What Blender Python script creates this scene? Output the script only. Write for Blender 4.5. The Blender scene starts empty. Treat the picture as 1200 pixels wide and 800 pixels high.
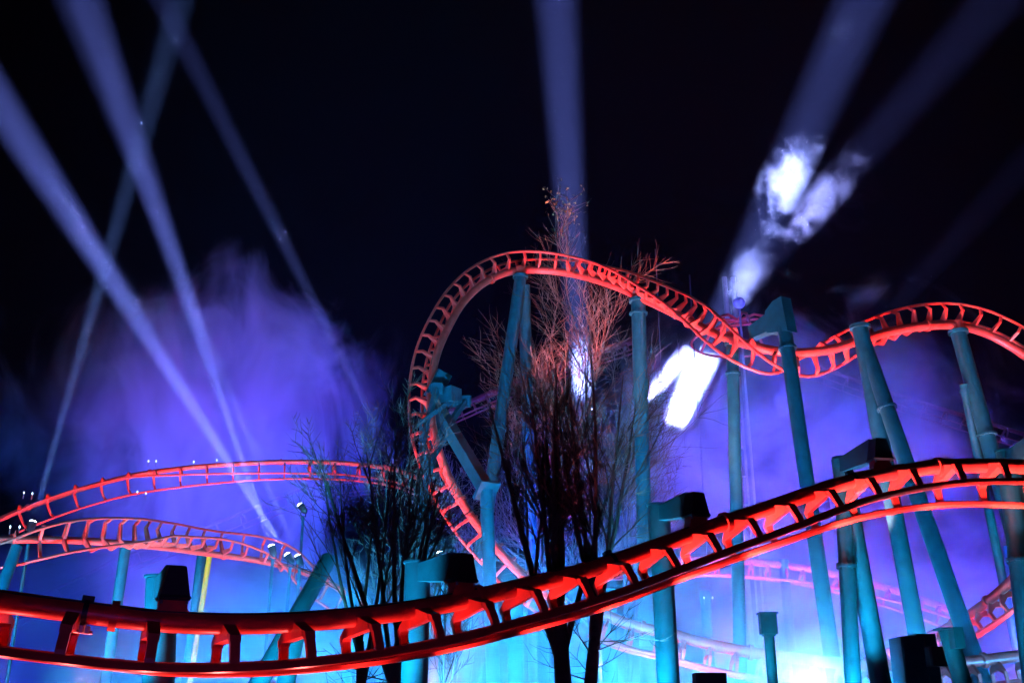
import bpy, math, random
from mathutils import Vector, Matrix, noise as mnoise
R = math.radians
random.seed(7)
scene = bpy.context.scene
col = scene.collection

# ------------------------------------------------------------------ camera
F = 1230.0
PITCH = R(20)
CAM = Vector((0, 0, 1.7))
cd = bpy.data.cameras.new('camera'); cam = bpy.data.objects.new('camera', cd); col.objects.link(cam)
cam.location = CAM; cam.rotation_euler = (R(90) + PITCH, 0, 0)
cd.sensor_width = 36; cd.lens = 36 * F / 1200; cd.clip_end = 2000
scene.camera = cam
FW = Vector((0, math.cos(PITCH), math.sin(PITCH))); UPV = Vector((0, -math.sin(PITCH), math.cos(PITCH))); RT = Vector((1, 0, 0))
def at(u, v, Y):
    """world point seen in direction (u, v) of the photo at horizontal distance Y"""
    d = FW + RT * ((u - 600) / F) + UPV * ((400 - v) / F)
    return CAM + d * (Y / d.y)

# ------------------------------------------------------------------ materials
def mat_paint(name, c, rough=0.45, dirt=0.25, scale=6.0, metallic=0.0, bump=0.15):
    m = bpy.data.materials.new(name); m.use_nodes = True; nt = m.node_tree; b = nt.nodes['Principled BSDF']
    tc = nt.nodes.new('ShaderNodeNewGeometry')
    n1 = nt.nodes.new('ShaderNodeTexNoise'); n1.inputs['Scale'].default_value = scale * .35; n1.inputs['Detail'].default_value = 6
    n2 = nt.nodes.new('ShaderNodeTexNoise'); n2.inputs['Scale'].default_value = scale * 6; n2.inputs['Detail'].default_value = 3
    nt.links.new(tc.outputs['Position'], n1.inputs['Vector']); nt.links.new(tc.outputs['Position'], n2.inputs['Vector'])
    r = nt.nodes.new('ShaderNodeValToRGB')
    d = tuple(x * (1 - dirt) for x in c)
    r.color_ramp.elements[0].position = .35; r.color_ramp.elements[0].color = (*d, 1)
    r.color_ramp.elements[1].position = .6; r.color_ramp.elements[1].color = (*c, 1)
    nt.links.new(n1.outputs['Fac'], r.inputs['Fac']); nt.links.new(r.outputs['Color'], b.inputs['Base Color'])
    mr = nt.nodes.new('ShaderNodeMapRange'); mr.inputs['To Min'].default_value = rough - .12; mr.inputs['To Max'].default_value = rough + .18
    nt.links.new(n2.outputs['Fac'], mr.inputs['Value']); nt.links.new(mr.outputs['Result'], b.inputs['Roughness'])
    bp = nt.nodes.new('ShaderNodeBump'); bp.inputs['Strength'].default_value = bump; bp.inputs['Distance'].default_value = .02
    nt.links.new(n2.outputs['Fac'], bp.inputs['Height']); nt.links.new(bp.outputs['Normal'], b.inputs['Normal'])
    b.inputs['Metallic'].default_value = metallic
    return m
RED = mat_paint('red_track_paint', (.78, .075, .055), .32)
RED_DIM = mat_paint('dimmed_red_track_paint', (.10, .012, .012), .6)  # track red with dim light put into the colour, for the far tracks
TEAL = mat_paint('teal_support_paint', (.004, .095, .125), .4)
DARKM = mat_paint('black_painted_steel', (.015, .02, .025), .5)
GALV = mat_paint('galvanised_steel', (.35, .36, .37), .4, metallic=.6)
BARK = mat_paint('bark', (.11, .085, .07), .9, .45, 9, bump=.6)
TWIG = mat_paint('twig_bark', (.16, .11, .085), .9, .3, 9)
LEAFM = mat_paint('pale_dry_leaf', (.32, .27, .09), .7, .4, 8)
YEL = mat_paint('yellow_paint', (.8, .55, .03), .4)
CONC = mat_paint('wall_render', (.3, .3, .32), .8, .3, 1)
def mat_emit(name, c, s):
    m = bpy.data.materials.new(name); m.use_nodes = True; nt = m.node_tree; nt.nodes.clear()
    e = nt.nodes.new('ShaderNodeEmission'); e.inputs[0].default_value = (*c, 1); e.inputs[1].default_value = s
    o = nt.nodes.new('ShaderNodeOutputMaterial'); nt.links.new(e.outputs[0], o.inputs[0]); return m
LENS = mat_emit('searchlight_lens_glow', (.85, .9, 1), 30)
BULB = mat_emit('small_lamp_glow', (.6, .85, 1), 6)

# ------------------------------------------------------------------ mesh helpers
class MB:
    def __init__(s): s.v = []; s.f = []
    def ring_tube(s, pts, rad, n=10, cap=True):
        """tube through pts; rad number or list"""
        k = len(pts); b0 = len(s.v)
        if not hasattr(rad, '__len__'): rad = [rad] * k
        ref = None
        for i, p in enumerate(pts):
            a = pts[max(i - 1, 0)]; b = pts[min(i + 1, k - 1)]
            t = (b - a)
            if t.length < 1e-9: t = Vector((0, 0, 1))
            t.normalize()
            if ref is None: ref = t.orthogonal().normalized()
            ref = (ref - t * ref.dot(t))
            if ref.length < 1e-6: ref = t.orthogonal()
            ref.normalize(); q = t.cross(ref)
            for j in range(n):
                an = 2 * math.pi * j / n
                s.v.append(p + (ref * math.cos(an) + q * math.sin(an)) * rad[i])
        for i in range(k - 1):
            for j in range(n):
                j2 = (j + 1) % n
                s.f.append((b0 + i * n + j, b0 + i * n + j2, b0 + (i + 1) * n + j2, b0 + (i + 1) * n + j))
        if cap and n > 2:
            s.f.append(tuple(b0 + j for j in reversed(range(n)))); s.f.append(tuple(b0 + (k - 1) * n + j for j in range(n)))
        return s
    def box(s, c, hx, hy, hz, ax=None, bev=0.0):
        ax = ax or (Vector((1, 0, 0)), Vector((0, 1, 0)), Vector((0, 0, 1)))
        X, Y, Z = ax; poly = []
        if bev <= 0: poly = [(-hx, -hy), (hx, -hy), (hx, hy), (-hx, hy)]
        else: poly = [(-hx + bev, -hy), (hx - bev, -hy), (hx, -hy + bev), (hx, hy - bev), (hx - bev, hy), (-hx + bev, hy), (-hx, hy - bev), (-hx, -hy + bev)]
        s.prism([c + X * x + Y * y - Z * hz for x, y in poly], Z * (2 * hz)); return s
    def prism(s, base, ext):
        n = len(base); b0 = len(s.v)
        s.v += list(base) + [p + ext for p in base]
        s.f.append(tuple(b0 + i for i in reversed(range(n)))); s.f.append(tuple(b0 + n + i for i in range(n)))
        for i in range(n):
            j = (i + 1) % n; s.f.append((b0 + i, b0 + j, b0 + n + j, b0 + n + i))
        return s
    def quad(s, a, b, c, d):
        b0 = len(s.v); s.v += [a, b, c, d]; s.f.append((b0, b0 + 1, b0 + 2, b0 + 3)); return s
    def build(s, name, m, parent=None, smooth=True):
        me = bpy.data.meshes.new(name)
        org = parent.matrix_world.translation if False else None
        o = bpy.data.objects.new(name, me)
        off = Vector((0, 0, 0))
        if parent is not None:
            q = parent
            while q is not None: off += q.location; q = q.parent
            o.parent = parent
        me.from_pydata([tuple(p - off) for p in s.v], [], s.f); me.update()
        if smooth:
            for p in me.polygons: p.use_smooth = True
            try: me.set_sharp_from_angle(angle=R(35))
            except Exception: pass
        me.materials.append(m); col.objects.link(o); return o
def tag(o, label, cat, group=None, kind=None):
    if label: o['label'] = label
    if cat: o['category'] = cat
    if group: o['group'] = group
    if kind: o['kind'] = kind
    return o
def thing(name, label, cat, loc, group=None):
    o = bpy.data.objects.new(name, None); o.empty_display_size = .5; col.objects.link(o); o.location = loc
    return tag(o, label, cat, group)

def catmull(P, i, t):
    n = len(P); p0 = P[max(i - 1, 0)]; p1 = P[i]; p2 = P[min(i + 1, n - 1)]; p3 = P[min(i + 2, n - 1)]
    return ((p1 * 2) + (p2 - p0) * t + (p0 * 2 - p1 * 5 + p2 * 4 - p3) * t * t + (p1 * 3 - p0 - p2 * 3 + p3) * t ** 3) * .5
SREF = Vector((0, -1, 0))
class Track:
    """cps: (u, v, Y, roll). roll 0 = rails above spine, 90 = rails towards viewer, 180 = rails hang below"""
    def __init__(s, label, cps, spacing=1.3, gauge=1.15, off=.88, rs=.21, rr=.085, sides=14, phase=0.5, detail=True, sref=None, hw=.055, vee=True, mat=None, group='inverted coaster track runs'):
        RED = mat or globals()['RED']
        P = [at(c[0], c[1], c[2]) for c in cps]
        s.pts = []; s.roll = []
        for i in range(len(P) - 1):
            k = max(3, int((P[i + 1] - P[i]).length / .45))
            for j in range(k):
                t = j / k; s.pts.append(catmull(P, i, t))
                rr0 = Vector((cps[max(i - 1, 0)][3], 0, 0)); a = [Vector((cps[q][3], 0, 0)) for q in range(len(cps))]
                s.roll.append(catmull(a, i, t).x)
        s.pts.append(P[-1]); s.roll.append(cps[-1][3])
        s.N = len(s.pts); s.off = off; s.gauge = gauge; s.rs = rs
        s.sref = sref or SREF
        root = s.root = thing('coaster_track', label, 'coaster track', Vector((P[0].x, P[0].y, P[0].z)), group)
        fr = [s.frame(i) for i in range(s.N)]
        MB().ring_tube(s.pts, rs, sides).build('spine_tube', RED, root)
        for sg in (-1, 1):
            MB().ring_tube([f[0] + f[2] * off + f[3] * (sg * gauge / 2) for f in fr], rr, 8).build('running_rail', RED, root)
        # cross ties
        L = [0]
        for i in range(1, s.N): L.append(L[-1] + (s.pts[i] - s.pts[i - 1]).length)
        d = spacing * phase; i = 0; ties = []
        while d < L[-1]:
            while i < s.N - 2 and L[i + 1] < d: i += 1
            t = (d - L[i]) / max(L[i + 1] - L[i], 1e-6)
            ties.append((i, t)); d += spacing
        rest = MB(); cnt = 0
        for (i, t) in ties:
            a = fr[i]; b = fr[min(i + 1, s.N - 1)]
            p = a[0].lerp(b[0], t); T = a[1]; U = a[2].lerp(b[2], t).normalized(); N = T.cross(U).normalized()
            m = MB() if cnt < 96 else rest
            g = gauge / 2; h = off
            def q(n, u): return p + N * n + U * u
            # yoke plate: saddle on the spine flaring out to two arms that drop to the rails
            for sg in (-1, 1):
                quads = [[(0, .7 * rs), (rs * 1.02, .15 * rs), (g * .84, rs * 1.1), (g * .84, rs * 1.7), (0, rs * 1.7)],
                         [(g * .84, rs * 1.1), (g * 1.03, rs * 1.35), (g * 1.05, rs * 2.0), (g * .9, rs * 2.0), (g * .84, rs * 1.7)],
                         [(g * .9, rs * 2.0), (g * 1.05, rs * 2.0), (g * 1.1, h * .82), (g * .97, h * .82)],
                         [(g * .97, h * .82), (g * 1.1, h * .82), (g * 1.07, h + .02), (g * .94, h + .02)]]
                if vee: quads = [[(0, .9 * rs), (.9 * rs, .45 * rs), (1.07 * g, .5 * h), (.9 * g, .6 * h), (0, rs * 1.75)], [(.9 * g, .6 * h), (1.07 * g, .5 * h), (1.07 * g, h + .02), (.92 * g, h + .02)]]
                for qi, Q in enumerate(quads):
                    h2 = hw * (1, .9, .78, .78)[qi] if hw > .08 else hw
                    pts = [q(sg * x, y) - T * h2 for x, y in Q]
                    if sg < 0: pts.reverse()
                    m.prism(pts, T * (2 * h2))
            if cnt < 96: m.build('cross_tie', RED, root, smooth=False)
            cnt += 1
        if cnt > 96:
            o = rest.build('cross_tie', RED, root, smooth=False); o['kind'] = 'stuff'
        # spine flange joints (bolted collars)
        if detail:
            for f_ in (.12, .37, .62, .87):
                i = int(f_ * (s.N - 1)); p, T, U, N = fr[i]
                MB().ring_tube([p - T * .07, p + T * .07], rs * 1.35, sides).build('flange', RED, root)
    def frame(s, i):
        p = s.pts[i]; T = (s.pts[min(i + 1, s.N - 1)] - s.pts[max(i - 1, 0)]).normalized()
        S = s.sref - T * s.sref.dot(T); S.normalize(); R0 = S.cross(T)
        a = R(s.roll[i]); U = R0 * math.cos(a) + S * math.sin(a)
        return p, T, U, T.cross(U)
    def near(s, u):
        """spine index whose image column is closest to u"""
        best = None
        for i, p in enumerate(s.pts):
            d = p - CAM; uu = 600 + F * d.dot(RT) / d.dot(FW)
            if best is None or abs(uu - u) < best[0]: best = (abs(uu - u), i)
        return best[1]
# ------------------------------------------------------------------ coaster tracks
TF = Track('large red inverted track sweeping low across the front of the picture, rising to the right',
    [(-60, 700, 20, 180), (0, 704, 20, 180), (100, 717, 20.4, 180), (200, 728, 21, 180), (300, 730, 21.8, 180), (400, 724, 22.8, 180), (500, 711, 24, 179),
     (600, 690, 25.4, 178), (700, 664, 26.8, 177), (800, 629, 28, 176), (900, 595, 29, 174), (1000, 563, 29.8, 170), (1100, 547, 30.2, 167), (1200, 547, 30.4, 165), (1290, 556, 30.4, 165)],
    spacing=1.42, phase=.62, sides=28, hw=.12, vee=False, gauge=1.5, rr=.1)
TM = Track('tall red track hump in the middle, dropping steeply at left, twisting to the right',
    [(660, 710, 50, -75), (610, 672, 50, -70), (562, 618, 50, -60), (540, 585, 50, -50), (520, 545, 50, -40), (507, 500, 50, -30), (505, 455, 51, -25), (511, 418, 51.5, -22), (524, 386, 52, -18), (543, 354, 53, -10), (568, 331, 54, -5), (600, 318, 55, 0),
     (640, 317, 55.5, 8), (680, 323, 54.8, 24), (720, 335, 53, 42), (760, 353, 51, 60), (800, 372, 48.8, 78), (845, 394, 46.8, 108), (885, 406, 45.6, 148), (915, 412, 45.2, 190), (943, 413, 45.3, 230), (975, 409, 45.6, 262), (1010, 398, 46.2, 283), (1050, 387, 47, 305), (1095, 381, 48, 330), (1130, 383, 48.8, 341),
     (1165, 395, 49.2, 350), (1205, 420, 49.2, 355), (1240, 455, 49, 357)],
    spacing=.93, sides=18, gauge=1.3, rr=.075, hw=.06)
TL1 = Track('upper red track crossing the purple smoke at left under the searchlight beams',
    [(-30, 622, 50, 150), (0, 608, 50.5, 150), (45, 590, 51.5, 145), (95, 573, 52.7, 145), (150, 558, 54, 150), (200, 550, 55, 160), (250, 545, 55.7, 168), (300, 542, 56.3, 175), (350, 541, 56.8, 178), (410, 543, 57, 178), (470, 552, 57, 178), (520, 575, 57, 178)],
    spacing=1.38, rs=.13, rr=.055, off=.8, sides=14, hw=.045)
TL2 = Track('lower red track at far left bending down towards the two bright lamps',
    [(-30, 633, 38, 150), (0, 632, 38.5, 140), (60, 632, 39.5, 100), (110, 634, 41, 80), (160, 638, 43, 60), (200, 642, 45, 40), (250, 649, 47, 25), (300, 656, 48, 40), (350, 668, 49, 90), (400, 690, 49, 130), (440, 716, 49, 150)],
    spacing=.86, rs=.14, rr=.055, sides=14, hw=.045)
TL3 = Track('faint dark red track slanting through the blue haze at left', [(-10, 730, 86, 180), (40, 701, 86, 180), (90, 678, 87, 180), (140, 654, 88, 180), (200, 632, 89, 180), (265, 608, 90, 180), (322, 585, 92, 180), (380, 568, 94, 180), (450, 560, 96, 180)], spacing=2.2, rs=.15, off=1.2, gauge=1.5, rr=.06, sides=10, mat=RED_DIM, detail=False)
TR1 = Track('thin pink red track running level behind the front track at right',
    [(690, 662, 62, 180), (740, 657, 62, 180), (800, 656, 62, 185), (850, 656, 62, 185), (900, 660, 62, 185), (950, 667, 62, 180), (1000, 678, 62, 175), (1050, 692, 62, 170), (1100, 709, 61, 165), (1140, 726, 60, 160)],
    spacing=1.0, sides=12, detail=False)
TR2 = Track('pale pink track veiled by white ground smoke at lower right', [(700, 716, 40, 180), (740, 732, 40, 180), (780, 741, 40, 180), (830, 754, 40, 180), (880, 764, 40, 180), (940, 772, 40, 180), (1000, 778, 40, 182), (1060, 779, 40, 182), (1120, 776, 40, 182), (1170, 771, 40, 182), (1230, 762, 40, 180)],
    spacing=.95, sides=14)
TR3 = Track('red track climbing steeply out of the frame behind the right hand columns', [(1030, 768, 52, 170), (1070, 753, 51, 165), (1110, 735, 50, 160), (1150, 710, 48, 155), (1185, 680, 46, 152), (1215, 645, 44, 150)],
    spacing=.85, sides=14)
TR5 = Track('faint far red track descending behind the twin columns at upper right', [(960, 430, 96, 180), (1010, 448, 96, 180), (1060, 465, 96, 180), (1120, 484, 96, 180), (1160, 496, 96, 180), (1230, 518, 96, 180)], spacing=1.9, rs=.2, off=1.2, gauge=1.5, rr=.07, sides=10, mat=RED_DIM, detail=False)
TR6 = Track('dim dark red lift track rising behind the bare trees in the middle', [(515, 488, 84, 180), (560, 468, 84, 180), (610, 446, 84, 180), (680, 420, 85, 180), (740, 400, 86, 180)], spacing=1.2, rs=.3, sides=10, mat=RED_DIM, detail=False)
# ------------------------------------------------------------------ supports
SG = 'teal coaster support columns'
def base_pt(a, b):
    """extend line a->b to the ground"""
    d = b - a
    return a + d * (a.z / (a.z - b.z)) if a.z - b.z > 1e-3 else Vector((a.x, a.y, 0))
def pole(root, top, base, r, name='pole', n=24, collars=(), mat=None):
    MB().ring_tube([top, base], r, n).build(name, mat or TEAL, root)
    ax = (base - top); Ln = ax.length; ax.normalize()
    for c in collars:
        p = top + ax * (c * Ln)
        m = MB().ring_tube([p - ax * .05, p + ax * .05], r * 1.28, n)
        e = ax.orthogonal().normalized(); f = ax.cross(e)
        for k in range(12):   # bolts round the flange
            a = 2 * math.pi * k / 12; q = p + (e * math.cos(a) + f * math.sin(a)) * r * 1.17
            m.ring_tube([q - ax * .09, q + ax * .09], .025, 6)
        m.build('flange_collar', TEAL, root)
    if base.z < .2:
        MB().ring_tube([Vector((base.x, base.y, 0.0)), Vector((base.x, base.y, .45))], r * 1.7, 12).build('footing', CONC, root)
ATTACH = []; UPL = []
def cantilever(track, u, label, legs, L=1.7, r=.3, drop=0.0, up=.75):
    """box arm over the spine with an end plate, carried by a column behind the track. legs: list of lean vectors"""
    i = track.near(u); p, T, U, N = track.frame(i)
    N = Vector((T.y, -T.x, 0)).normalized()          # towards the camera side
    if N.y > 0: N = -N
    Th = Vector((T.x, T.y, 0)).normalized(); Z = Vector((0, 0, 1)); Tn = T
    Zt = N.cross(T); Zt = Zt if Zt.z > 0 else -Zt
    root = thing('support_column', label, 'support column', Vector((p.x - N.x * L, p.y - N.y * L, 0)), SG)
    top = p + Z * (up + .3) - N * L
    # column cap and legs
    for k, (lean, rr) in enumerate(legs):
        b = Vector((top.x + lean[0], top.y + lean[1], 0))
        pole(root, top, b, rr, 'pole', collars=(.35,) if k == 0 and top.z > 9 else ())
    MB().ring_tube([top, top + Z * .05], legs[0][1] * 1.14, 24).build('cap_plate', TEAL, root)
    # tapering box arm: deep at the head plate, shallow at the column
    w = .17; hb = .28                        # hb: half bottom width of the head
    def sec(q, z0, z1):
        c = p + N * q
        return [c - Th * w + Z * z0, c + Th * w + Z * z0, c + Th * w + Z * z1, c - Th * w + Z * z1]
    A = sec(-L + legs[0][1] * .7, up - .16, up + .26); B = sec(-.2, up - .3, up + .36)
    m = MB(); m.v += A + B
    m.f += [(3, 2, 1, 0), (4, 5, 6, 7)] + [(j, (j + 1) % 4, 4 + (j + 1) % 4, 4 + j) for j in range(4)]
    m.build('arm', TEAL, root, smooth=False)
    # trapezoidal head: shell tapering to the top with a lipped base, then the neck on the spine
    hz0 = up - .36; hz1 = up + .3
    def ring(hx, hy, z): return [p + Th * x * hx + N * y * hy + Z * z for x, y in ((-1, -1), (1, -1), (1, 1), (-1, 1))]
    m = MB(); rings = [ring(hb * 1.0, .24, hz0), ring(hb * 1.1, .27, hz0 + .05), ring(hb * .98, .25, hz0 + .1), ring(hb * .6, .22, hz1 - .03), ring(hb * .54, .19, hz1)]
    for r_ in rings: m.v += r_
    m.f += [(3, 2, 1, 0), tuple(16 + j for j in range(4))]
    for k in range(4): m.f += [(k * 4 + j, k * 4 + (j + 1) % 4, k * 4 + 4 + (j + 1) % 4, k * 4 + 4 + j) for j in range(4)]
    m.build('head_box', DARKM, root, smooth=False)
    nk = MB(); zs = ((.0, .36), (.17, .34), (.24, .27), (hz0 - .0, .25))
    for k, (z, hx) in enumerate(zs):
        base = Z * z; nk.v += [p + (T if k < 2 else Th) * x * hx + N * y * .15 + base for x, y in ((-1, -1), (1, -1), (1, 1), (-1, 1))]
    nk.f += [(3, 2, 1, 0), (12, 13, 14, 15)]
    for k in range(3): nk.f += [(k * 4 + j, k * 4 + (j + 1) % 4, k * 4 + 4 + (j + 1) % 4, k * 4 + 4 + j) for j in range(4)]
    nk.build('neck', RED, root, smooth=False)
    bl = MB()
    for sx in (-1, 1):
        for ny in (-1, 1):
            q = p + Th * (sx * hb * .85) + N * (ny * .19) + Z * hz0
            bl.ring_tube([q - Z * .07, q + Z * .0], .03, 6)
    bl.build('bolt', GALV, root)
    ATTACH.append((Vector((top.x, top.y, 0)), legs[0][1]))
    return root
cantilever(TF, 202, 'teal column with black trapezoid head above the front track, leftmost of its kind', [((.3, .2), .33)], L=1.9)
cantilever(TF, 550, 'teal column with black trapezoid head above the front track, just right of the middle left tree', [((0, 0), .32)], L=1.9)
cantilever(TF, 818, 'thick teal column with black head box above the front track, right of the large bare tree', [((.05, 0), .31)], L=1.9)
cantilever(TF, 1030, 'teal two legged column with long upward arm over the right end of the front track', [((-.5, 0), .24), ((.95, .9), .3)], L=2.4)
cantilever(TF, 1215, 'dark teal column under the right edge of the front track, partly out of frame', [((-.6, -.3), .3), ((1.0, 1.2), .3)], L=2.2)

def column(label, legs, cap=True, saddle=True, r_head=None, extra=None, group=SG, mat=None):
    """legs: (u_top, v_top, Y_top, u_low, v_low, Y_low, radius, collars)"""
    tops = [at(*l[:3]) for l in legs]
    bases = [base_pt(t, at(*l[3:6])) for t, l in zip(tops, legs)]
    root = thing('support_column', label, 'support column', Vector((bases[0].x, bases[0].y, 0)), group)
    UPL.append((bases[0], tops[0].z))
    for t, b, l in zip(tops, bases, legs): pole(root, t, b, l[6], 'pole', collars=l[7] if len(l) > 7 else (), mat=mat)
    if cap:
        t = tops[0]; r = legs[0][6]
        MB().ring_tube([t - Vector((0, 0, .05)), t + Vector((0, 0, .12))], r * 1.3, 24).build('cap_plate', TEAL, root)
        if saddle: MB().ring_tube([t + Vector((0, 0, .12)), t + Vector((0, 0, .6))], [r * .7, r * .85], 12).build('saddle', RED, root)
    return root, tops, bases
column('teal A shaped support holding the crest of the tall red hump', [(610, 325, 55, 588, 480, 54, .34, (.36,)), (614, 334, 55.3, 618, 480, 57, .34, (.3,))])
column('single teal column under the right slope of the tall hump', [(748, 353, 51.6, 751, 470, 51.9, .38, (.03,))])
column('teal column under the twisting dip, in front of the bright smoke', [(858, 403, 46.6, 862, 560, 46.6, .28, (.08,))])
r_, t_, b_ = column('teal column with an angled arm reaching left over the twisting track', [(917, 368, 43.6, 939, 520, 42.8, .31, (.09,))], cap=False)
# angled arm of that column
T0 = at(916, 372, 43.6); T1 = at(882, 392, 45.2)
mm = MB(); ax = (T1 - T0).normalized(); sd = Vector((ax.y, -ax.x, 0)).normalized(); upx = sd.cross(ax); upx = upx if upx.z > 0 else -upx
mm.v += [T0 + sd * x * .28 + upx * z for x, z in ((-1, -.5), (1, -.5), (1, .5), (-1, .5))] + [T1 + sd * x * .22 + upx * z for x, z in ((-1, -.25), (1, -.25), (1, .35), (-1, .35))]
mm.f += [(3, 2, 1, 0), (4, 5, 6, 7)] + [(j, (j + 1) % 4, 4 + (j + 1) % 4, 4 + j) for j in range(4)]
mm.build('arm', TEAL, r_, smooth=False)
MB().prism([T0 + upx * z + ax * x - sd * .3 for x, z in ((-.45, -.9), (.75, -.5), (.62, .55), (.1, .8), (-.45, .8))], sd * .6).build('arm_head', TEAL, r_, smooth=False)
column('thick teal column with a slanting brace where the track straightens at right', [(1008, 384, 44.9, 1048, 600, 44.6, .36, ()), (1010, 394, 45.0, 1082, 600, 43, .34, (.2,))], saddle=False)
column('teal column with brace under the right crest of the far track', [(1123, 390, 48.6, 1170, 560, 47.8, .37, (.27,)), (1129, 450, 48.2, 1147, 540, 49, .2, (.02,))])
column('slender teal support at the extreme left edge below the lower track', [(20, 640, 38, 2, 690, 37.5, .2, ())], cap=False)
column('faint blue column in haze left of the small black head column', [(147, 642, 44, 135, 722, 43.8, .22, ())], cap=False)
column('thin column in haze just right of the small black head column', [(238, 640, 52, 228, 722, 52, .25, ())], cap=False, mat=None)
column('cyan slanting strut pair below the two bright lamps', [(385, 655, 36, 320, 770, 33, .28, ()), (348, 738, 34, 336, 795, 33.6, .28, ())], cap=False)
column('cyan column behind the left bare tree base', [(414, 690, 46, 410, 760, 46, .3, ())], cap=False)
for u, v, Y, r, lb in ((604, 700, 42, .3, 'pale cyan column low in the haze left of the big tree trunk'), (636, 740, 48, .25, 'slimmer pale cyan column beside the big tree trunk'), (712, 690, 44, .32, 'pale cyan column low in the haze right of the big tree trunk'),
                    (757, 668, 46, .35, 'pale cyan column between the big tree and the thick head column'), (826, 692, 60, .3, 'faint cyan column behind the veiled pink track'), (975, 560, 66, .3, 'faint blue column behind the two legged front support'),
                    (1183, 640, 56, .35, 'dim blue column at the right edge behind the climbing track'), (918, 655, 62, .28, 'faint blue column holding the thin level track')):
    p = at(u, v, Y); root = thing('support_column', lb, 'support column', Vector((p.x, p.y, 0)), SG); pole(root, p, Vector((p.x, p.y, 0)), r)

# teal bracing beam beside the steep drop of the tall track
def box_beam(root, a, b, w, h, name, mat):
    ax = (b - a).normalized(); sd = ax.cross(Vector((0, 0, 1))).normalized(); u2 = sd.cross(ax)
    MB().prism([a + sd * x + u2 * y for x, y in ((-w, -h), (w, -h), (w, h), (-w, h))], b - a).build(name, mat, root, smooth=False)
a = at(508, 470, 51.5); b = at(570, 574, 47); g = at(506, 470, 54)
root = thing('support_bracket', 'teal box beam with flanged foot slanting down right from the steep red drop', 'support bracket', Vector((b.x, b.y, 0)), SG)
box_beam(root, a, b, .26, .3, 'beam', TEAL)
box_beam(root, b - (b - a).normalized() * .05, b + (b - a).normalized() * .12, .5, .5, 'end_flange', TEAL)
c1 = at(530, 488, 50.5); c2 = at(560, 468, 52); c3 = at(520, 450, 52); c4 = at(515, 520, 50)
box_beam(root, a, at(535, 462, 50.6), .42, .4, 'bracket', TEAL)
box_beam(root, at(506, 465, 51), at(520, 438, 51.2), .3, .4, 'clamp', TEAL)
box_beam(root, at(516, 478, 51), at(508, 560, 50.6), .16, .2, 'strut', TEAL)
pole(root, b, Vector((b.x + .5, b.y + 1, 0)), .3)
root = thing('support_column', 'teal column behind the steep red drop, hidden by twigs', 'support column', Vector((0, 0, 0)), SG)
p = at(500, 470, 55); root.location = (p.x, p.y, 0); pole(root, p, Vector((p.x, p.y, 0)), .35)

# small box head on a pole in the ground smoke
def box_head(u, v, Y, label, w=.45, h=.5):
    p = at(u, v, Y); root = thing('lamp_post', label, 'lamp post', Vector((p.x, p.y, 0)))
    MB().box(p, w, w * .8, h, bev=.04).build('housing', TEAL, root, smooth=False)
    MB().box(p + Vector((0, 0, h + .03)), w * 1.12, w, .03).build('lid', TEAL, root, smooth=False)
    MB().box(p - Vector((0, 0, h + .03)), w * .7, w * .6, .03).build('bracket', TEAL, root, smooth=False)
    pole(root, p - Vector((0, 0, h + .06)), Vector((p.x, p.y, 0)), .16)
box_head(900, 731, 34, 'teal box head on a pole standing in the white ground smoke', .26, .3)
# brake machinery and a bright column at lower right
def block(root, u0, v0, u1, v1, Y, dep, name, mat):
    a = at(u0, v1, Y); b = at(u1, v0, Y); c = (a + b) / 2
    MB().box(Vector((c.x, Y + dep / 2, c.z)), (b.x - a.x) / 2, dep / 2, (b.z - a.z) / 2, bev=.05).build(name, mat, root, smooth=False)
p = at(1085, 800, 34); root = thing('machinery_stack', 'stepped dark teal machinery boxes beside the veiled track at lower right', 'machinery', Vector((p.x, 34, 0)))
block(root, 1066, 745, 1084, 830, 34, 1.2, 'cabinet', TEAL); block(root, 1083, 742, 1097, 830, 34.2, 1, 'cabinet', TEAL); block(root, 1092, 757, 1112, 780, 33.4, .5, 'housing', DARKM)
MB().box(Vector((p.x, 34.6, .5)), 1.1, .9, .55).build('plinth', CONC, root, smooth=False)
p = at(1110, 737, 31); q = at(1128, 800, 31)
root = thing('support_column', 'bright cyan column with a box head at lower right in front of the machinery', 'support column', Vector((q.x, q.y, 0)), SG)
pole(root, p, base_pt(p, q), .25)
MB().box(at(1121, 747, 30.5), .14, .2, .28).build('head_box', TEAL, root, smooth=False); MB().box(at(1110, 736.5, 31), .3, .3, .025).build('cap_plate', TEAL, root, smooth=False)
# yellow marked post
p = at(247, 641, 47); q = at(238, 700, 46.8)
root = thing('warning_post', 'bright yellow post in the blue haze at left', 'post', base_pt(p, q)); MB().ring_tube([p, base_pt(p, q)], .12, 14).build('pole', YEL, root)
MB().ring_tube([p, p + Vector((0, 0, .06))], .15, 14).build('cap', YEL, root)
# black speaker box right at the bottom edge
p = at(832, 806, 13)
root = thing('speaker_box', 'black box cut off by the bottom edge below the thick head column', 'speaker', Vector((p.x, p.y, 0)))
MB().box(p, .18, .15, .17, bev=.02).build('cabinet', DARKM, root, smooth=False); MB().box(p - Vector((0, .155, 0)), .15, .006, .14).build('grille', DARKM, root, smooth=False)
MB().ring_tube([p - Vector((0, 0, .17)), Vector((p.x, p.y, 0))], .03, 10).build('pole', DARKM, root)

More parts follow.
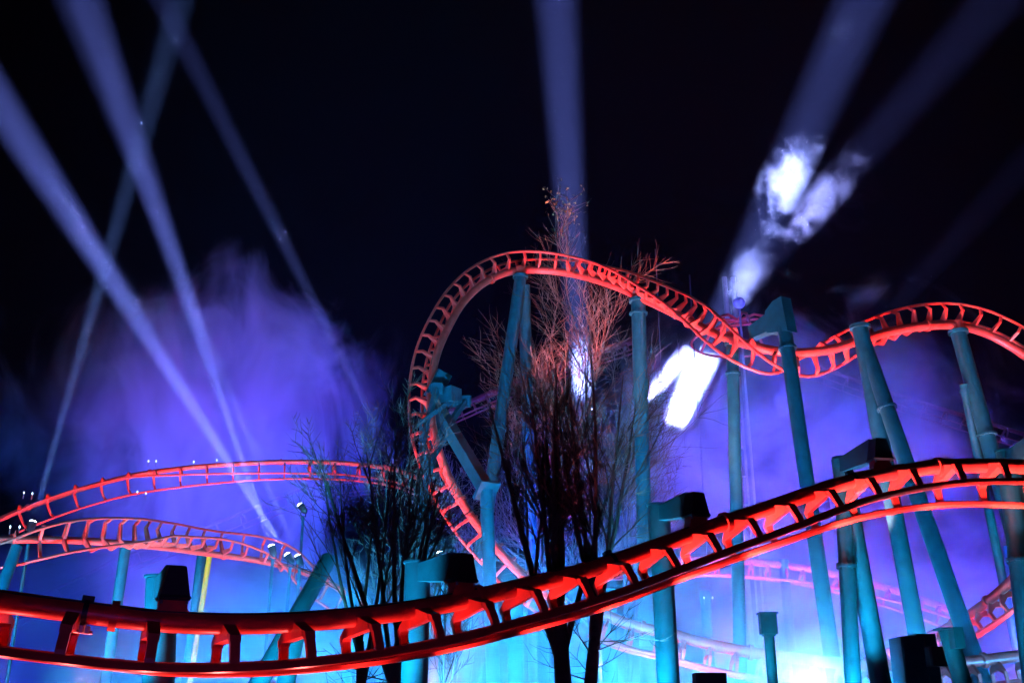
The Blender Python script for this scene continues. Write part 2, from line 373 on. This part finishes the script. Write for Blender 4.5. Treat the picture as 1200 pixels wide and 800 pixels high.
# tall pylon with round lamp and the masts behind the dip
p = at(854, 325, 94); root = thing('pylon', 'pale twin tube pylon inside the searchlight beam above the twisting track', 'pylon', Vector((p.x, p.y, 0)))
for dx in (-.42, .42): MB().ring_tube([p + Vector((dx, 0, 0)), Vector((p.x + dx, p.y, 0))], .24, 12).build('tube', GALV, root)
for k in range(9): MB().box(Vector((p.x, p.y, p.z - 1.5 - 2.6 * k)), .3, .06, .06).build('rung', GALV, root, smooth=False)
p = at(866, 355, 68); root = thing('round_lamp', 'small round violet lamp on a pole right of the twin tube pylon', 'lamp', Vector((p.x, p.y, 0)))
MB().ring_tube([p + Vector((0, 0, .42 * math.cos(math.pi * i / 10))) for i in range(11)], [max(.42 * math.sin(math.pi * i / 10), .01) for i in range(11)], 18).build('globe', mat_paint('frosted_globe', (.5, .45, .7), .2, .1), root)
MB().ring_tube([p - Vector((0, 0, .42)), Vector((p.x, p.y, 0))], .08, 10).build('pole', GALV, root)
for u, v, lb in ((768, 292, 'thin dark mast rising left of the descending track'), (808, 322, 'short thin mast just behind the descending track')):
    p = at(u, v, 74)
    o = thing('mast', lb, 'mast', Vector((p.x, p.y, 0))); MB().ring_tube([p, Vector((p.x, p.y, 0))], .05, 8).build('pole', DARKM, o)
# dark red canopy frame behind the dip (drop ride gondola)
root = thing('ride_canopy', 'dim red curved canopy frame behind the twisting dip of the track', 'canopy', Vector((at(860, 385, 70).x, 70, 0)))
hub = at(866, 384, 74)
MB().ring_tube([hub, Vector((hub.x, hub.y, 0))], .2, 12).build('mast', DARKM, root)
for k in range(8):
    a = 2 * math.pi * k / 8; d = Vector((math.cos(a), math.sin(a), 0))
    MB().ring_tube([hub + Vector((0, 0, .6)), hub + d * 1.4 + Vector((0, 0, .7)), hub + d * 2.7 + Vector((0, 0, .1)), hub + d * 3.6 + Vector((0, 0, -1.1))], .11, 8).build('rib', RED, root)
MB().ring_tube([hub + Vector((math.cos(a) * 3.6, math.sin(a) * 3.6, -1.1)) for a in [2 * math.pi * k / 32 for k in range(33)]], .09, 8, cap=False).build('ring_tube', RED, root)

# ------------------------------------------------------------------ ground
def ground_mat():
    m = bpy.data.materials.new('asphalt_and_gravel'); m.use_nodes = True; nt = m.node_tree; b = nt.nodes['Principled BSDF']
    g = nt.nodes.new('ShaderNodeNewGeometry'); n = nt.nodes.new('ShaderNodeTexNoise'); n.inputs['Scale'].default_value = .4; n.inputs['Detail'].default_value = 8
    r = nt.nodes.new('ShaderNodeValToRGB'); r.color_ramp.elements[0].color = (.04, .045, .035, 1); r.color_ramp.elements[1].color = (.09, .085, .075, 1); r.color_ramp.elements[0].position = .4; r.color_ramp.elements[1].position = .6
    nt.links.new(g.outputs['Position'], n.inputs['Vector']); nt.links.new(n.outputs['Fac'], r.inputs['Fac']); nt.links.new(r.outputs['Color'], b.inputs['Base Color']); b.inputs['Roughness'].default_value = .85
    return m
m = MB(); m.quad(Vector((-600, -60, 0)), Vector((600, -60, 0)), Vector((600, 1200, 0)), Vector((-600, 1200, 0))); tag(m.build('ground', ground_mat()), None, None, kind='structure')

# clamps, sensors and a cable run on the front track, plus finer steelwork on the steep drop bracket
def sensor(tr, u, side=1):
    i = tr.near(u); P_, T, U, N = tr.frame(i); r = tr.rs
    m = MB().ring_tube([P_ - T * .05, P_ + T * .05], r * 1.16, 20)
    m.box(P_ - U * (r * 1.12), .11, .09, .07, (T, N, U), bev=.02)
    m.build('sensor_clamp', DARKM, tr.root)
    b_ = MB(); c = P_ + U * (r * 1.2) + T * .05
    b_.box(c + U * .06, .1, .08, .07, (T, N, U), bev=.02); b_.ring_tube([c + N * .16 - U * .05, c + N * .02 + U * .12, c - N * .15 + U * .1, c - N * .22 - U * .02], .02, 6); b_.ring_tube([c - T * .18 + U * .1, c + T * .16 + U * .1], .035, 8)
    b_.build('sensor_box', GALV, tr.root)
for u in (108, 716, 1000): sensor(TF, u)
pts = []
for i in range(0, TF.N, 2):
    P_, T, U, N = TF.frame(i); sag = .012 * math.sin(i * 1.3)
    pts.append(P_ - U * (TF.rs * .78 + sag) - N * (TF.rs * .72))
MB().ring_tube(pts, .016, 6).build('cable', DARKM, TF.root)
for k in range(2, TF.N - 2, 9):
    P_, T, U, N = TF.frame(k); MB().ring_tube([P_ - T * .012, P_ + T * .012], TF.rs * 1.018, 26).build('weld_seam', RED, TF.root)
br = root = thing('strut_cluster', 'cluster of small teal struts and plates around the steep red drop', 'steelwork', Vector((at(500, 480, 50).x, 50, 0)))
for (u0, v0, Y0, u1, v1, Y1, w) in ((494, 520, 49.6, 512, 455, 50.4, .12), (486, 500, 49.4, 528, 470, 50.6, .1), (500, 548, 49.2, 530, 500, 50.2, .1), (524, 500, 50, 545, 470, 51.2, .13)):
    box_beam(root, at(u0, v0, Y0), at(u1, v1, Y1), w, w, 'strut', TEAL)
for (u, v, Y) in ((512, 455, 50.4), (528, 470, 50.6), (545, 470, 51.2), (500, 548, 49.2)):
    c = at(u, v, Y); MB().box(c, .32, .05, .3, bev=.06).build('plate', TEAL, root, smooth=False)
MB().ring_tube([at(500, 548, 49.2), Vector((at(500, 548, 49.2).x, 49.2, 0))], .12, 10).build('post', TEAL, root)
# ------------------------------------------------------------------ bare trees
def bare_tree(label, base, height, spread, stems, seed, trunk_r=.16, levels=4, boles=None, fork=.12, dens=1.0, leaf_top=False, twig_mat=None, cat='tree', group=None, droop=0.0, name='bare_tree', up=.55, tw=.008):
    rnd = random.Random(seed)
    root = thing(name, label, cat, Vector(base), group)
    tr = MB(); br = MB(); tws = MB(); tips = []
    def rv(a): return Vector((rnd.uniform(-a, a), rnd.uniform(-a, a), rnd.uniform(-a, a)))
    def grow(p, d, L, r, lev, mb):
        n = 7 if lev < 2 else (5 if lev < 4 else 3)
        pts = [p.copy()]; rad = [r]; cur = p.copy(); dd = d.normalized()
        wob = (.02 if stems == 1 else .05, .09, .13, .18, .22)[min(lev, 4)]
        for i in range(n):
            dd = (dd + rv(wob) + Vector((0, 0, up * (.10 if lev < 2 else .07)))).normalized()
            cur = cur + dd * (L / n); pts.append(cur.copy()); rad.append(r * (1 - .8 * (i + 1) / n) + tw * .35)
        mb.ring_tube(pts, rad, 8 if lev == 0 else (5 if lev < 2 else 3), cap=False)
        if lev >= levels: tips.append(pts[-1]); return
        kids = int(((6, 8, 6, 4, 3)[min(lev, 4)]) * dens + rnd.random())
        for k in range(kids):
            f = rnd.uniform(.12 if lev else .25, .97); j = min(int(f * n), n - 1); q = pts[j].lerp(pts[j + 1], f * n - j)
            T = (pts[j + 1] - pts[j]).normalized()
            perp = T.cross(rv(1)).normalized(); an = R(rnd.uniform(16, 42) + (10 if lev > 1 else 0))
            nd = T * math.cos(an) + perp * math.sin(an); nd.z -= droop * rnd.random()
            grow(q, nd, L * rnd.uniform(.34, .6) * (1.05 - .35 * f), max(rad[j] * rnd.uniform(.35, .6), tw), lev + 1, br if lev == 0 else tws)
    b = Vector(base)
    if boles:      # boles: (dx, radius, lean, top height, number of ascending stems)
        for bi, (dx, br_, lean, hz, ns) in enumerate(boles):
            foot = b + Vector((dx, .12 * (-1) ** bi, 0)); mid = foot + Vector((lean * .45, rnd.uniform(-.1, .1), hz * .5)); top = foot + Vector((lean, rnd.uniform(-.2, .2), hz))
            pts = [foot, foot.lerp(mid, .5) + rv(.05), mid, mid.lerp(top, .5) + rv(.07), top]
            tr.ring_tube(pts, [br_ * 1.25, br_ * 1.02, br_ * .92, br_ * .8, br_ * .62], 12, cap=False)
            for k in range(ns):
                a = 2 * math.pi * (k + .5 * rnd.random()) / ns; sp = spread * rnd.uniform(.3, 1.0); f = rnd.uniform(.55, 1.0); j = min(int(f * 4), 3); q = pts[j].lerp(pts[j + 1], f * 4 - j)
                grow(q, Vector((math.cos(a) * sp + lean * .1, math.sin(a) * sp * .8, 1)), (height - q.z) * rnd.uniform(.72, 1), br_ * rnd.uniform(.34, .5), 0, tr)
            for k in range(7):      # thin low side branches
                f = rnd.uniform(.3, .85); j = min(int(f * 4), 3); q = pts[j].lerp(pts[j + 1], f * 4 - j); a = rnd.uniform(0, 6.283)
                grow(q, Vector((math.cos(a), math.sin(a) * .6, rnd.uniform(-.1, .5))), rnd.uniform(1.2, 2.4), .022, 2, tws)
    elif stems == 1:
        grow(b, Vector((0, 0, 1)), height, trunk_r, 0, tr)
    else:
        fz = fork * height
        for k in range(stems):
            a = 2 * math.pi * k / stems + rnd.uniform(-.4, .4); sp = spread * rnd.uniform(.25, 1)
            foot = b + Vector((math.cos(a), math.sin(a) * .6, 0)) * trunk_r * 1.3
            pts0 = foot + Vector((math.cos(a) * .1, 0, fz))
            tr.ring_tube([foot, foot.lerp(pts0, .5) + rv(.04), pts0], [trunk_r * 1.15, trunk_r * .95, trunk_r * .8], 9, cap=False)
            grow(pts0, Vector((math.cos(a) * sp, math.sin(a) * sp, 1)), (height - fz) * rnd.uniform(.75, 1), trunk_r * .8, 0, tr)
    tr.build('trunk', BARK, root)
    cr = br.build('branches', BARK, root); tws.build('twigs', twig_mat or TWIG, root)
    if leaf_top:
        lf = MB(); zt = max(t.z for t in tips)
        for t in tips:
            if t.z < zt - height * leaf_top: continue
            for k in range(3):
                c = t + rv(.22); u = rv(1).normalized(); w = u.orthogonal().normalized(); s = rnd.uniform(.07, .13)
                lf.quad(c - u * s, c + w * s * .5, c + u * s, c - w * s * .5)
        lf.build('leaves', LEAFM, root, smooth=False)
    return root
def tb(u, Y): p = at(u, 700, Y); return (p.x, p.y, 0)
bare_tree('large bare tree in the centre, two trunks rising behind the front track', tb(668, 30.5), 12.2, .32, 12, 11, .12, 3, boles=((-.12, .26, -.25, 5.6, 7), (.34, .2, .35, 5.2, 6)), dens=.8, tw=.0085, up=.35)
bare_tree('bare tree at middle left whose fine branches cross the blue smoke', tb(450, 32), 10.0, .45, 9, 23, .1, 3, boles=((-.38, .17, -.3, 4.0, 5), (.3, .22, .3, 4.4, 6)), dens=.78, tw=.0085, up=.35)
bare_tree('tall dark reddish tree behind the hump with pale dry leaves at its top', tb(690, 58), 22.5, .1, 1, 5, .2, 3, dens=2.0, leaf_top=.12, tw=.012)
bare_tree('dark reddish bare tree between the two hump columns', tb(642, 60), 19, .16, 4, 8, .14, 3, fork=.2, dens=1.1, tw=.012)
bare_tree('dark reddish bare tree left of the right hump column', tb(728, 60), 18, .16, 4, 9, .14, 3, fork=.2, dens=1.1, tw=.012)
bare_tree('slim leafless tree standing in front of the steep red drop', tb(494, 36), 8.6, .2, 2, 31, .08, 3, fork=.3, dens=.8, tw=.01)
bare_tree('pinkish bare sapling with bushy top below the steep red drop', tb(520, 34), 6.6, .2, 1, 37, .07, 3, fork=.3, dens=1.0, tw=.01)
bare_tree('thin purple lit bare tree left of the tall hump', tb(462, 44), 14.5, .16, 2, 41, .11, 3, fork=.2, dens=1.0, tw=.012)
bare_tree('dark bare tree in the gloom inside the tall hump', tb(556, 66), 16, .2, 3, 43, .15, 3, fork=.2, dens=1.1, tw=.012)
# ------------------------------------------------------------------ light, air, sky
def spot(name, loc, tgt, color, power, ang, blend=.4, rad=.15):
    d = bpy.data.lights.new(name, 'SPOT'); d.energy = power; d.color = color; d.spot_size = R(ang); d.spot_blend = blend; d.shadow_soft_size = rad
    o = bpy.data.objects.new(name, d); col.objects.link(o); o.location = loc
    o.rotation_euler = (Vector(tgt) - Vector(loc)).to_track_quat('-Z', 'Y').to_euler(); return o
def searchlight(u, v, Y, u2, v2, Y2, power, ang, color=(.42, .5, 1), label=None, mast=True, z=None, vis=True, blend=1.0):
    p = at(u, v, Y); t = at(u2, v2, Y2); d = (t - p).normalized()
    if label:
        root = thing('searchlight', label, 'searchlight', Vector((p.x, p.y, 0)), 'searchlights sweeping the sky')
        sd = d.cross(Vector((0, 0, 1))).normalized()
        MB().ring_tube([p - d * .5, p - d * .4, p - d * .08, p - d * .02], [.07, .14, .17, .18], 18).build('housing', DARKM, root)
        MB().ring_tube([p - d * .02 + d * (.1 * math.sin(math.pi * i_ / 16)) for i_ in range(9)], [.15 * math.cos(math.pi * i_ / 16) + .004 for i_ in range(9)], 16).build('lens', LENS, root)
        b = p - d * .28
        MB().ring_tube([b + sd * .2, b + sd * .22 - Vector((0, 0, .3)), b - sd * .22 - Vector((0, 0, .3)), b - sd * .2], .025, 8).build('yoke', DARKM, root)
        q = b - Vector((0, 0, .3))
        MB().ring_tube([q, Vector((q.x, q.y, 0))], .07, 10).build('mast', TEAL, root)
    return spot('searchlight_beam', p + d * .15, t, color, power, ang, blend, .12)
BW = (.38, .42, 1)
BEAMS = []
def sl(*a): BEAMS.append((at(*a[:3]), at(*a[3:6]), a[7])); return searchlight(*a)
K = 33.0
sl(337, 650, 46, 30, 170, 54, 3.2e6 * K, 4.6, BW, 'left one of the two bright searchlights low in front of the purple smoke')
sl(349, 652, 46, 192, 270, 53, 1.3e6 * K, 3.2, BW, 'right one of the two bright searchlights low in front of the purple smoke')
sl(318, 640, 46.5, 101, 0, 54, 2.2e6 * K, 4.3, BW, 'searchlight just left of the bright pair, its lens half hidden')
sl(38, 612, 42, 195, 60, 54, .8e6 * K, 3.4, (.36, .55, 1), 'searchlight on the far left mast throwing a bluish beam up to the right')
sl(515, 648, 46, 190, 0, 56, 1.0e6 * K, 2.8, BW, 'searchlight hidden behind the left tree throwing a thin beam up to the left')
sl(352, 592, 49, 45, 200, 56, .12e6 * K, 3.2, BW, 'faint small searchlight above the bright pair')
sl(706, 820, 66, 652, 0, 78, 3.6e6 * K, 4.8, BW, 'searchlight behind the big bare tree pointing straight up')
sl(650, 810, 84, 1012, 0, 91, 3.4e6 * K, 5.8, BW, 'searchlight right of the big tree aimed at the torn cloud')
sl(610, 635, 84, 1158, 12, 93, .85e6 * K, 5.2, (.4, .4, 1), 'searchlight behind the big tree with a flat beam to the right')
sl(770, 666, 84, 1179, 217, 96, .2e6 * K, 4.0, (.4, .4, 1), 'weak searchlight behind the front track with a hardly visible beam to the right')
# drifting specks that sparkle inside the beams
rs = random.Random(3); m = MB()
for (p, t, ang) in BEAMS:
    ax = (t - p); Ln = ax.length; ax.normalize(); e = ax.orthogonal().normalized(); f = ax.cross(e)
    for k in range(110):
        d = Ln * rs.uniform(.2, 1.0); rr = d * math.tan(R(ang / 2)) * math.sqrt(rs.random()) * .8; a = rs.uniform(0, 6.283)
        c = p + ax * d + (e * math.cos(a) + f * math.sin(a)) * rr; s_ = rs.uniform(.002, .0052) * c.y / 40
        b0 = len(m.v); m.v += [c + Vector(q) * s_ for q in ((1, 0, 0), (0, 1, 0), (-1, 0, 0), (0, -1, 0), (0, 0, 1), (0, 0, -1))]
        for i in range(4): j = (i + 1) % 4; m.f += [(b0 + i, b0 + j, b0 + 4), (b0 + j, b0 + i, b0 + 5)]
tag(m.build('dust_specks', mat_paint('dust', (.8, .8, .8), .8, 0), smooth=False), 'tiny sparkling specks floating in the searchlight beams', 'specks', kind='stuff')

W = bpy.data.worlds.new('World'); scene.world = W; W.use_nodes = True
nt = W.node_tree; bg = nt.nodes['Background']; sky = nt.nodes.new('ShaderNodeTexSky'); sky.sky_type = 'NISHITA'; sky.sun_disc = False
sky.sun_elevation = R(-6); sky.sun_rotation = R(180); nt.links.new(sky.outputs[0], bg.inputs[0]); bg.inputs[1].default_value = .0001

def vol_mat(name, color, density, aniso=0.0):
    m = bpy.data.materials.new(name); m.use_nodes = True; nt = m.node_tree; nt.nodes.clear()
    o = nt.nodes.new('ShaderNodeOutputMaterial'); v = nt.nodes.new('ShaderNodeVolumePrincipled')
    v.inputs['Color'].default_value = (*color, 1); v.inputs['Density'].default_value = density; v.inputs['Anisotropy'].default_value = aniso
    nt.links.new(v.outputs[0], o.inputs['Volume']); return m, nt, v
HAZE_D = .00014
hm, _, _ = vol_mat('thin_night_haze', (.45, .55, 1), HAZE_D)
m = MB(); m.box(Vector((0, 58, 44.5)), 110, 75, 45.5); tag(m.build('haze', hm, smooth=False), None, None, kind='stuff')

def smoke(name, label, c, size, dens, nscale, seed, thr=.5, sharp=3.0, color=(.72, .84, 1), step=1.0, rot=0, detail=4, edge=1.0, stretch=(1, 1, 1), dist=.6):
    """ellipsoid domain whose density is torn by noise and fades out before the boundary"""
    m, nt, v = vol_mat(name + '_volume', color, dens)
    N = nt.nodes.new; Lk = nt.links.new
    tc = N('ShaderNodeTexCoord'); geo = N('ShaderNodeNewGeometry')
    ln = N('ShaderNodeVectorMath'); ln.operation = 'LENGTH'; Lk(tc.outputs['Object'], ln.inputs[0])
    mp = N('ShaderNodeMapping'); mp.inputs['Location'].default_value = (seed * 7.3, seed * 3.1, seed * 1.7); mp.inputs['Scale'].default_value = tuple(nscale * q for q in stretch)
    Lk(geo.outputs['Position'], mp.inputs['Vector'])
    nz = N('ShaderNodeTexNoise'); nz.inputs['Scale'].default_value = 1; nz.inputs['Detail'].default_value = detail; nz.inputs['Roughness'].default_value = .6 if detail < 7 else .68; nz.inputs['Distortion'].default_value = dist
    Lk(mp.outputs[0], nz.inputs['Vector'])
    # d = clamp((noise - thr - edge*(r^2 - .35)) * sharp)
    sq = N('ShaderNodeMath'); sq.operation = 'POWER'; Lk(ln.outputs['Value'], sq.inputs[0]); sq.inputs[1].default_value = 2
    a = N('ShaderNodeMath'); a.operation = 'MULTIPLY_ADD'; Lk(sq.outputs[0], a.inputs[0]); a.inputs[1].default_value = -edge; a.inputs[2].default_value = .35 * edge - thr
    b = N('ShaderNodeMath'); b.operation = 'ADD'; Lk(a.outputs[0], b.inputs[0]); Lk(nz.outputs['Fac'], b.inputs[1])
    c_ = N('ShaderNodeMath'); c_.operation = 'MULTIPLY'; c_.use_clamp = True; Lk(b.outputs[0], c_.inputs[0]); c_.inputs[1].default_value = sharp
    d = N('ShaderNodeMath'); d.operation = 'MULTIPLY'; Lk(c_.outputs[0], d.inputs[0]); d.inputs[1].default_value = dens
    Lk(d.outputs[0], v.inputs['Density'])
    try: m.cycles.volume_step_rate = step
    except Exception: m.volume_step_rate = step
    import bmesh
    bm = bmesh.new(); bmesh.ops.create_icosphere(bm, subdivisions=3, radius=1.0); me = bpy.data.meshes.new(name); bm.to_mesh(me); bm.free(); me.materials.append(m)
    o = bpy.data.objects.new(name, me); col.objects.link(o); o.location = c; o.scale = size; o.rotation_euler = (0, rot, 0)
    tag(o, label, 'smoke', kind='stuff'); return o
smoke('smoke_bank', 'bank of violet and blue smoke under the far track on the right', Vector((24, 63, 0)), (36, 18, 20), .07, .09, 1, thr=.45, sharp=5, step=.5, detail=6, stretch=(.8, 1, 1.4), dist=1.4)
smoke('smoke_bank', 'bank of blue smoke behind the two left tracks', Vector((-27, 74, 0)), (40, 16, 22), .07, .09, 14, thr=.44, sharp=5, step=.5, detail=6, stretch=(.8, 1, 1.4), dist=1.4)
smoke('smoke_plume', 'tall violet smoke plume at left behind the crossing beams', at(235, 500, 72), (20, 9, 18), .10, .13, 2, thr=.46, sharp=5, step=.45, detail=6, edge=.5, dist=1.6, stretch=(1.3, 1, .7))
smoke('smoke_plume', 'blue smoke rising behind the dip of the far track', at(920, 530, 62), (20, 9, 16), .10, .15, 3, thr=.47, sharp=5, step=.45, detail=6, edge=.5, dist=1.6)
smoke('ground_smoke', 'bright cyan smoke lying along the ground behind the front track', Vector((2, 41.5, 0)), (38, 14, 13), .05, .14, 4, thr=.38, sharp=4, step=.4, dist=1.2)
smoke('ground_smoke', 'white smoke puff boiling up at lower right', at(935, 800, 36), (3.8, 3.0, 3.0), .35, .6, 5, thr=.45, sharp=4, step=.4, detail=6)
# torn cloud in the two right hand beams and the bright slab above the tree
smoke('steam_cloud', 'brilliant white slab of steam where the right beam leaves the smoke', at(812, 450, 86), (6.4, 3.6, 4.4), .035, .45, 6, thr=.40, sharp=9, step=.35, detail=8, edge=.45, dist=1.0)
smoke('steam_cloud', 'torn white cloud high in the dark sky at upper right', at(958, 224, 88.5), (8.8, 3.6, 8.4), .008, .36, 21, thr=.505, sharp=11, step=.2, detail=9, edge=.34, dist=1.5)
smoke('steam_cloud', 'wispy steam trail climbing from the round lamp to the torn cloud', at(882, 318, 87), (3.6, 3.4, 5.8), .002, .4, 10, thr=.48, sharp=6, step=.35, detail=8, edge=.42, rot=.45, dist=1.4)
smoke('steam_cloud', 'small steam puff beside the leaning column with the arm', at(925, 470, 66), (1.8, 1.5, 2.0), .4, .9, 11, thr=.45, sharp=5, step=.5, detail=6)
smoke('steam_cloud', 'bright steam behind the twigs right of the big tree', at(742, 452, 86.5), (3.6, 3.2, 3.8), .012, .5, 12, thr=.46, sharp=7, step=.4, detail=8)
smoke('steam_cloud', 'bright steam in the upright beam behind the tree twigs', at(688, 430, 70), (2.8, 2.2, 4.0), .003, .6, 13, thr=.48, sharp=7, step=.4, detail=8)

BL = (.04, .06, 1); VI = (.17, .10, 1); CY = (.04, .40, 1); RD = (1, .13, .12)
for loc, tgt, c, pw, a in (((-22, 52, .5), (-20.5, 72, 18), VI, 22e4, 50), ((-34, 54, .5), (-34, 70, 8), BL, 4e4, 80), ((-11, 50, .5), (-12, 66, 10), BL, 8e4, 80), ((-14, 54, .5), (-13, 74, 22), BL, 10e4, 50), ((2, 48, .5), (1, 64, 10), BL, 11e4, 80),
                        ((10, 46, .5), (13, 63, 15), VI, 20e4, 50), ((17, 46, .5), (18, 62, 12), BL, 15e4, 70), ((24, 47, .5), (24, 62, 14), VI, 8e4, 60), ((31, 48, .5), (30, 64, 9), BL, 5e4, 80)):
    spot('blue_flood', loc, tgt, c, pw, a, 1, .3)
for x, y, p in ((-18, 31, 2e4), (-9, 32, 2.8e4), (-2, 32, 3e4), (4, 32, 3.4e4), (10, 33, 2.6e4), (20, 34, 1.2e4)):
    spot('cyan_flood', (x, y, .4), (x, y + 8, 4), CY, p, 110, 1, .3)
for q, r in ATTACH: spot('cyan_uplight', (q.x - .8, q.y - 1.3, .3), (q.x, q.y, 5.5), (.05, .5, .9), 14000, 34, .8, .15)
for (u, Y) in ((604, 39), (712, 41), (757, 43), (866, 54), (1110, 29), (14, 35), (147, 41)):
    p = at(u, 800, Y); spot('cyan_uplight', (p.x - 1, p.y - .5, .2), (p.x, p.y + 2, 6), (.05, .55, .9), 3500, 60, .8, .15)
for q, tz in UPL: spot('cyan_uplight', (q.x - 1.3, q.y - 2.4, .3), (q.x, q.y, 8), (.04, .5, .85), 22000, 44, .8, .15)
spot('cyan_uplight', at(882, 835, 32.5), at(900, 731, 34), (.05, .55, .9), 1500, 60, .8, .15)
spot('cyan_uplight', at(295, 830, 29), at(350, 720, 34), (.05, .55, .9), 9000, 60, .8, .15)
spot('white_flood', at(960, 840, 34.5), at(935, 780, 36.5), (.8, .8, 1), .35e4, 90, 1, .2)
spot('violet_fill', (-3, 6, .5), (-1, 24, 4), (.35, .12, 1), 700, 90, 1, .3)  # added weak fill from the camera side, tints the front track's near faces
# red floods close under the front track
for k in range(14):
    u = -20 + 96 * k; i = TF.near(u); p = TF.pts[i]; g = max(0, min(1, (u - 350) / 600))
    spot('red_flood', (p.x - 1.2 * g - .2, p.y + (1.1 if g < .1 else .2 - .6 * g), p.z - 2.2), (p.x, p.y, p.z), RD, 330 + 1900 * g * g, 118 if g > .7 or g < .1 else 76, .9, .12)
for u, pw, dz, a in ((495, .8e4, 10, 70), (540, 2.2e4, 11, 70), (610, 2.6e4, 11, 70), (680, 1.9e4, 10, 60), (750, 2e4, 10, 60), (820, 2.6e4, 10, 70), (880, 2.2e4, 10, 70), (950, 2.2e4, 10, 75), (1020, 2e4, 10, 75), (1090, 2e4, 10, 75), (1160, 1.8e4, 10, 75), (1205, 1.5e4, 10, 75)):
    p = TM.pts[TM.near(u)]; spot('red_flood', (p.x - 1.5, p.y - 2.0, max(p.z - dz, 1)), (p.x, p.y, p.z), RD, pw * .6, a, .8, .2)
for tr, u, pw, dz in ((TL1, 20, 3e3, 6), (TL1, 110, 4e3, 7), (TL1, 220, 5e3, 8), (TL1, 320, 4e3, 8), (TL2, 40, 3e3, 6), (TL2, 130, 3e3, 6), (TL2, 240, 1.8e3, 7), (TL2, 340, 1.5e3, 7), (TL2, 400, 1e3, 6), (TR3, 1080, 3e3, 6), (TR3, 1160, 4e3, 7), (TR1, 830, 2.5e3, 6), (TR1, 960, 2.5e3, 6), (TR1, 1070, 2e3, 6), (TR2, 800, 1.5e3, 4)):
    p = tr.pts[tr.near(u)]; spot('red_flood', (p.x, p.y - 2, max(p.z - dz, .5)), (p.x, p.y, p.z), RD, pw, 100, .8, .2)
for (x, y, z, tx, ty, tz, pw) in ((-3, 44, 1, -3.5, 50, 8, 6e3), (-26, 70, 1, -24, 88, 14, 1e3), (32, 70, 2, 34, 90, 31, 8e3), (-2, 74, 2, 0, 85, 27, 6e3)):
    spot('red_flood', (x, y, z), (tx, ty, tz), RD, pw, 60, .8, .25)

# small white marker lamps along the left tracks and in the haze
for u, v, Y, lb in ((12, 617, 44, 'outer'), (23, 617, 44, 'inner'), (28, 577, 51, 'a'), (38, 578, 51, 'b'), (161, 576, 53, 'c'), (171, 578, 53, 'd'), (174, 540, 54, 'e'), (183, 540, 54, 'f'), (227, 541, 55, 'g'), (254, 539, 55.5, 'h'), (825, 700, 50, 'i'), (835, 700, 50, 'j'), (222, 643, 48, 'k')):
    p = at(u, v, Y); LBL = {'outer': 'tiny white lamp at far left below the upper track, outer of its pair', 'inner': 'tiny white lamp at far left below the upper track, inner of its pair', 'a': 'tiny lamp above the upper left track where the bluish beam starts, left of its pair', 'b': 'tiny lamp above the upper left track where the bluish beam starts, right of its pair',
         'c': 'tiny lamp under the upper left track in the smoke, left of its pair', 'd': 'tiny lamp under the upper left track in the smoke, right of its pair', 'e': 'tiny lamp above the upper left track in the smoke, left of its pair', 'f': 'tiny lamp above the upper left track in the smoke, right of its pair',
         'g': 'lone tiny lamp on top of the upper left track, nearer the smoke', 'h': 'lone tiny lamp on top of the upper left track, nearer the crossing beams', 'i': 'tiny lamp in blue haze right of the thick head column, left of its pair', 'j': 'tiny lamp in blue haze right of the thick head column, right of its pair', 'k': 'tiny lamp on a rod left of the yellow post'}
    o = thing('marker_lamp', LBL[lb], 'lamp', (p.x, p.y, p.z), 'tiny white marker lamps')
    MB().ring_tube([p - Vector((0, 0, .05)), p, p + Vector((0, 0, .05))], [.015, .03, .015], 8).build('bulb', BULB, o)
    MB().ring_tube([p - Vector((0, 0, .3)), p - Vector((0, 0, .05))], .02, 6).build('stem', GALV, o)
# ------------------------------------------------------------------ render settings
cy = scene.cycles
scene.render.engine = 'CYCLES'
cy.use_denoising = True
try: cy.denoiser = 'OPENIMAGEDENOISE'
except Exception: pass
cy.max_bounces = 4; cy.diffuse_bounces = 2; cy.glossy_bounces = 2; cy.transmission_bounces = 2; cy.volume_bounces = 0; cy.transparent_max_bounces = 40
cy.sample_clamp_indirect = 6; cy.volume_max_steps = 256
cy.caustics_reflective = False; cy.caustics_refractive = False
vs = scene.view_settings; vs.view_transform = 'Standard'; vs.look = 'None'; vs.exposure = 0; vs.gamma = 1; vs.use_curve_mapping = False
cy.use_adaptive_sampling = True; cy.adaptive_threshold = .03; cy.adaptive_min_samples = 24
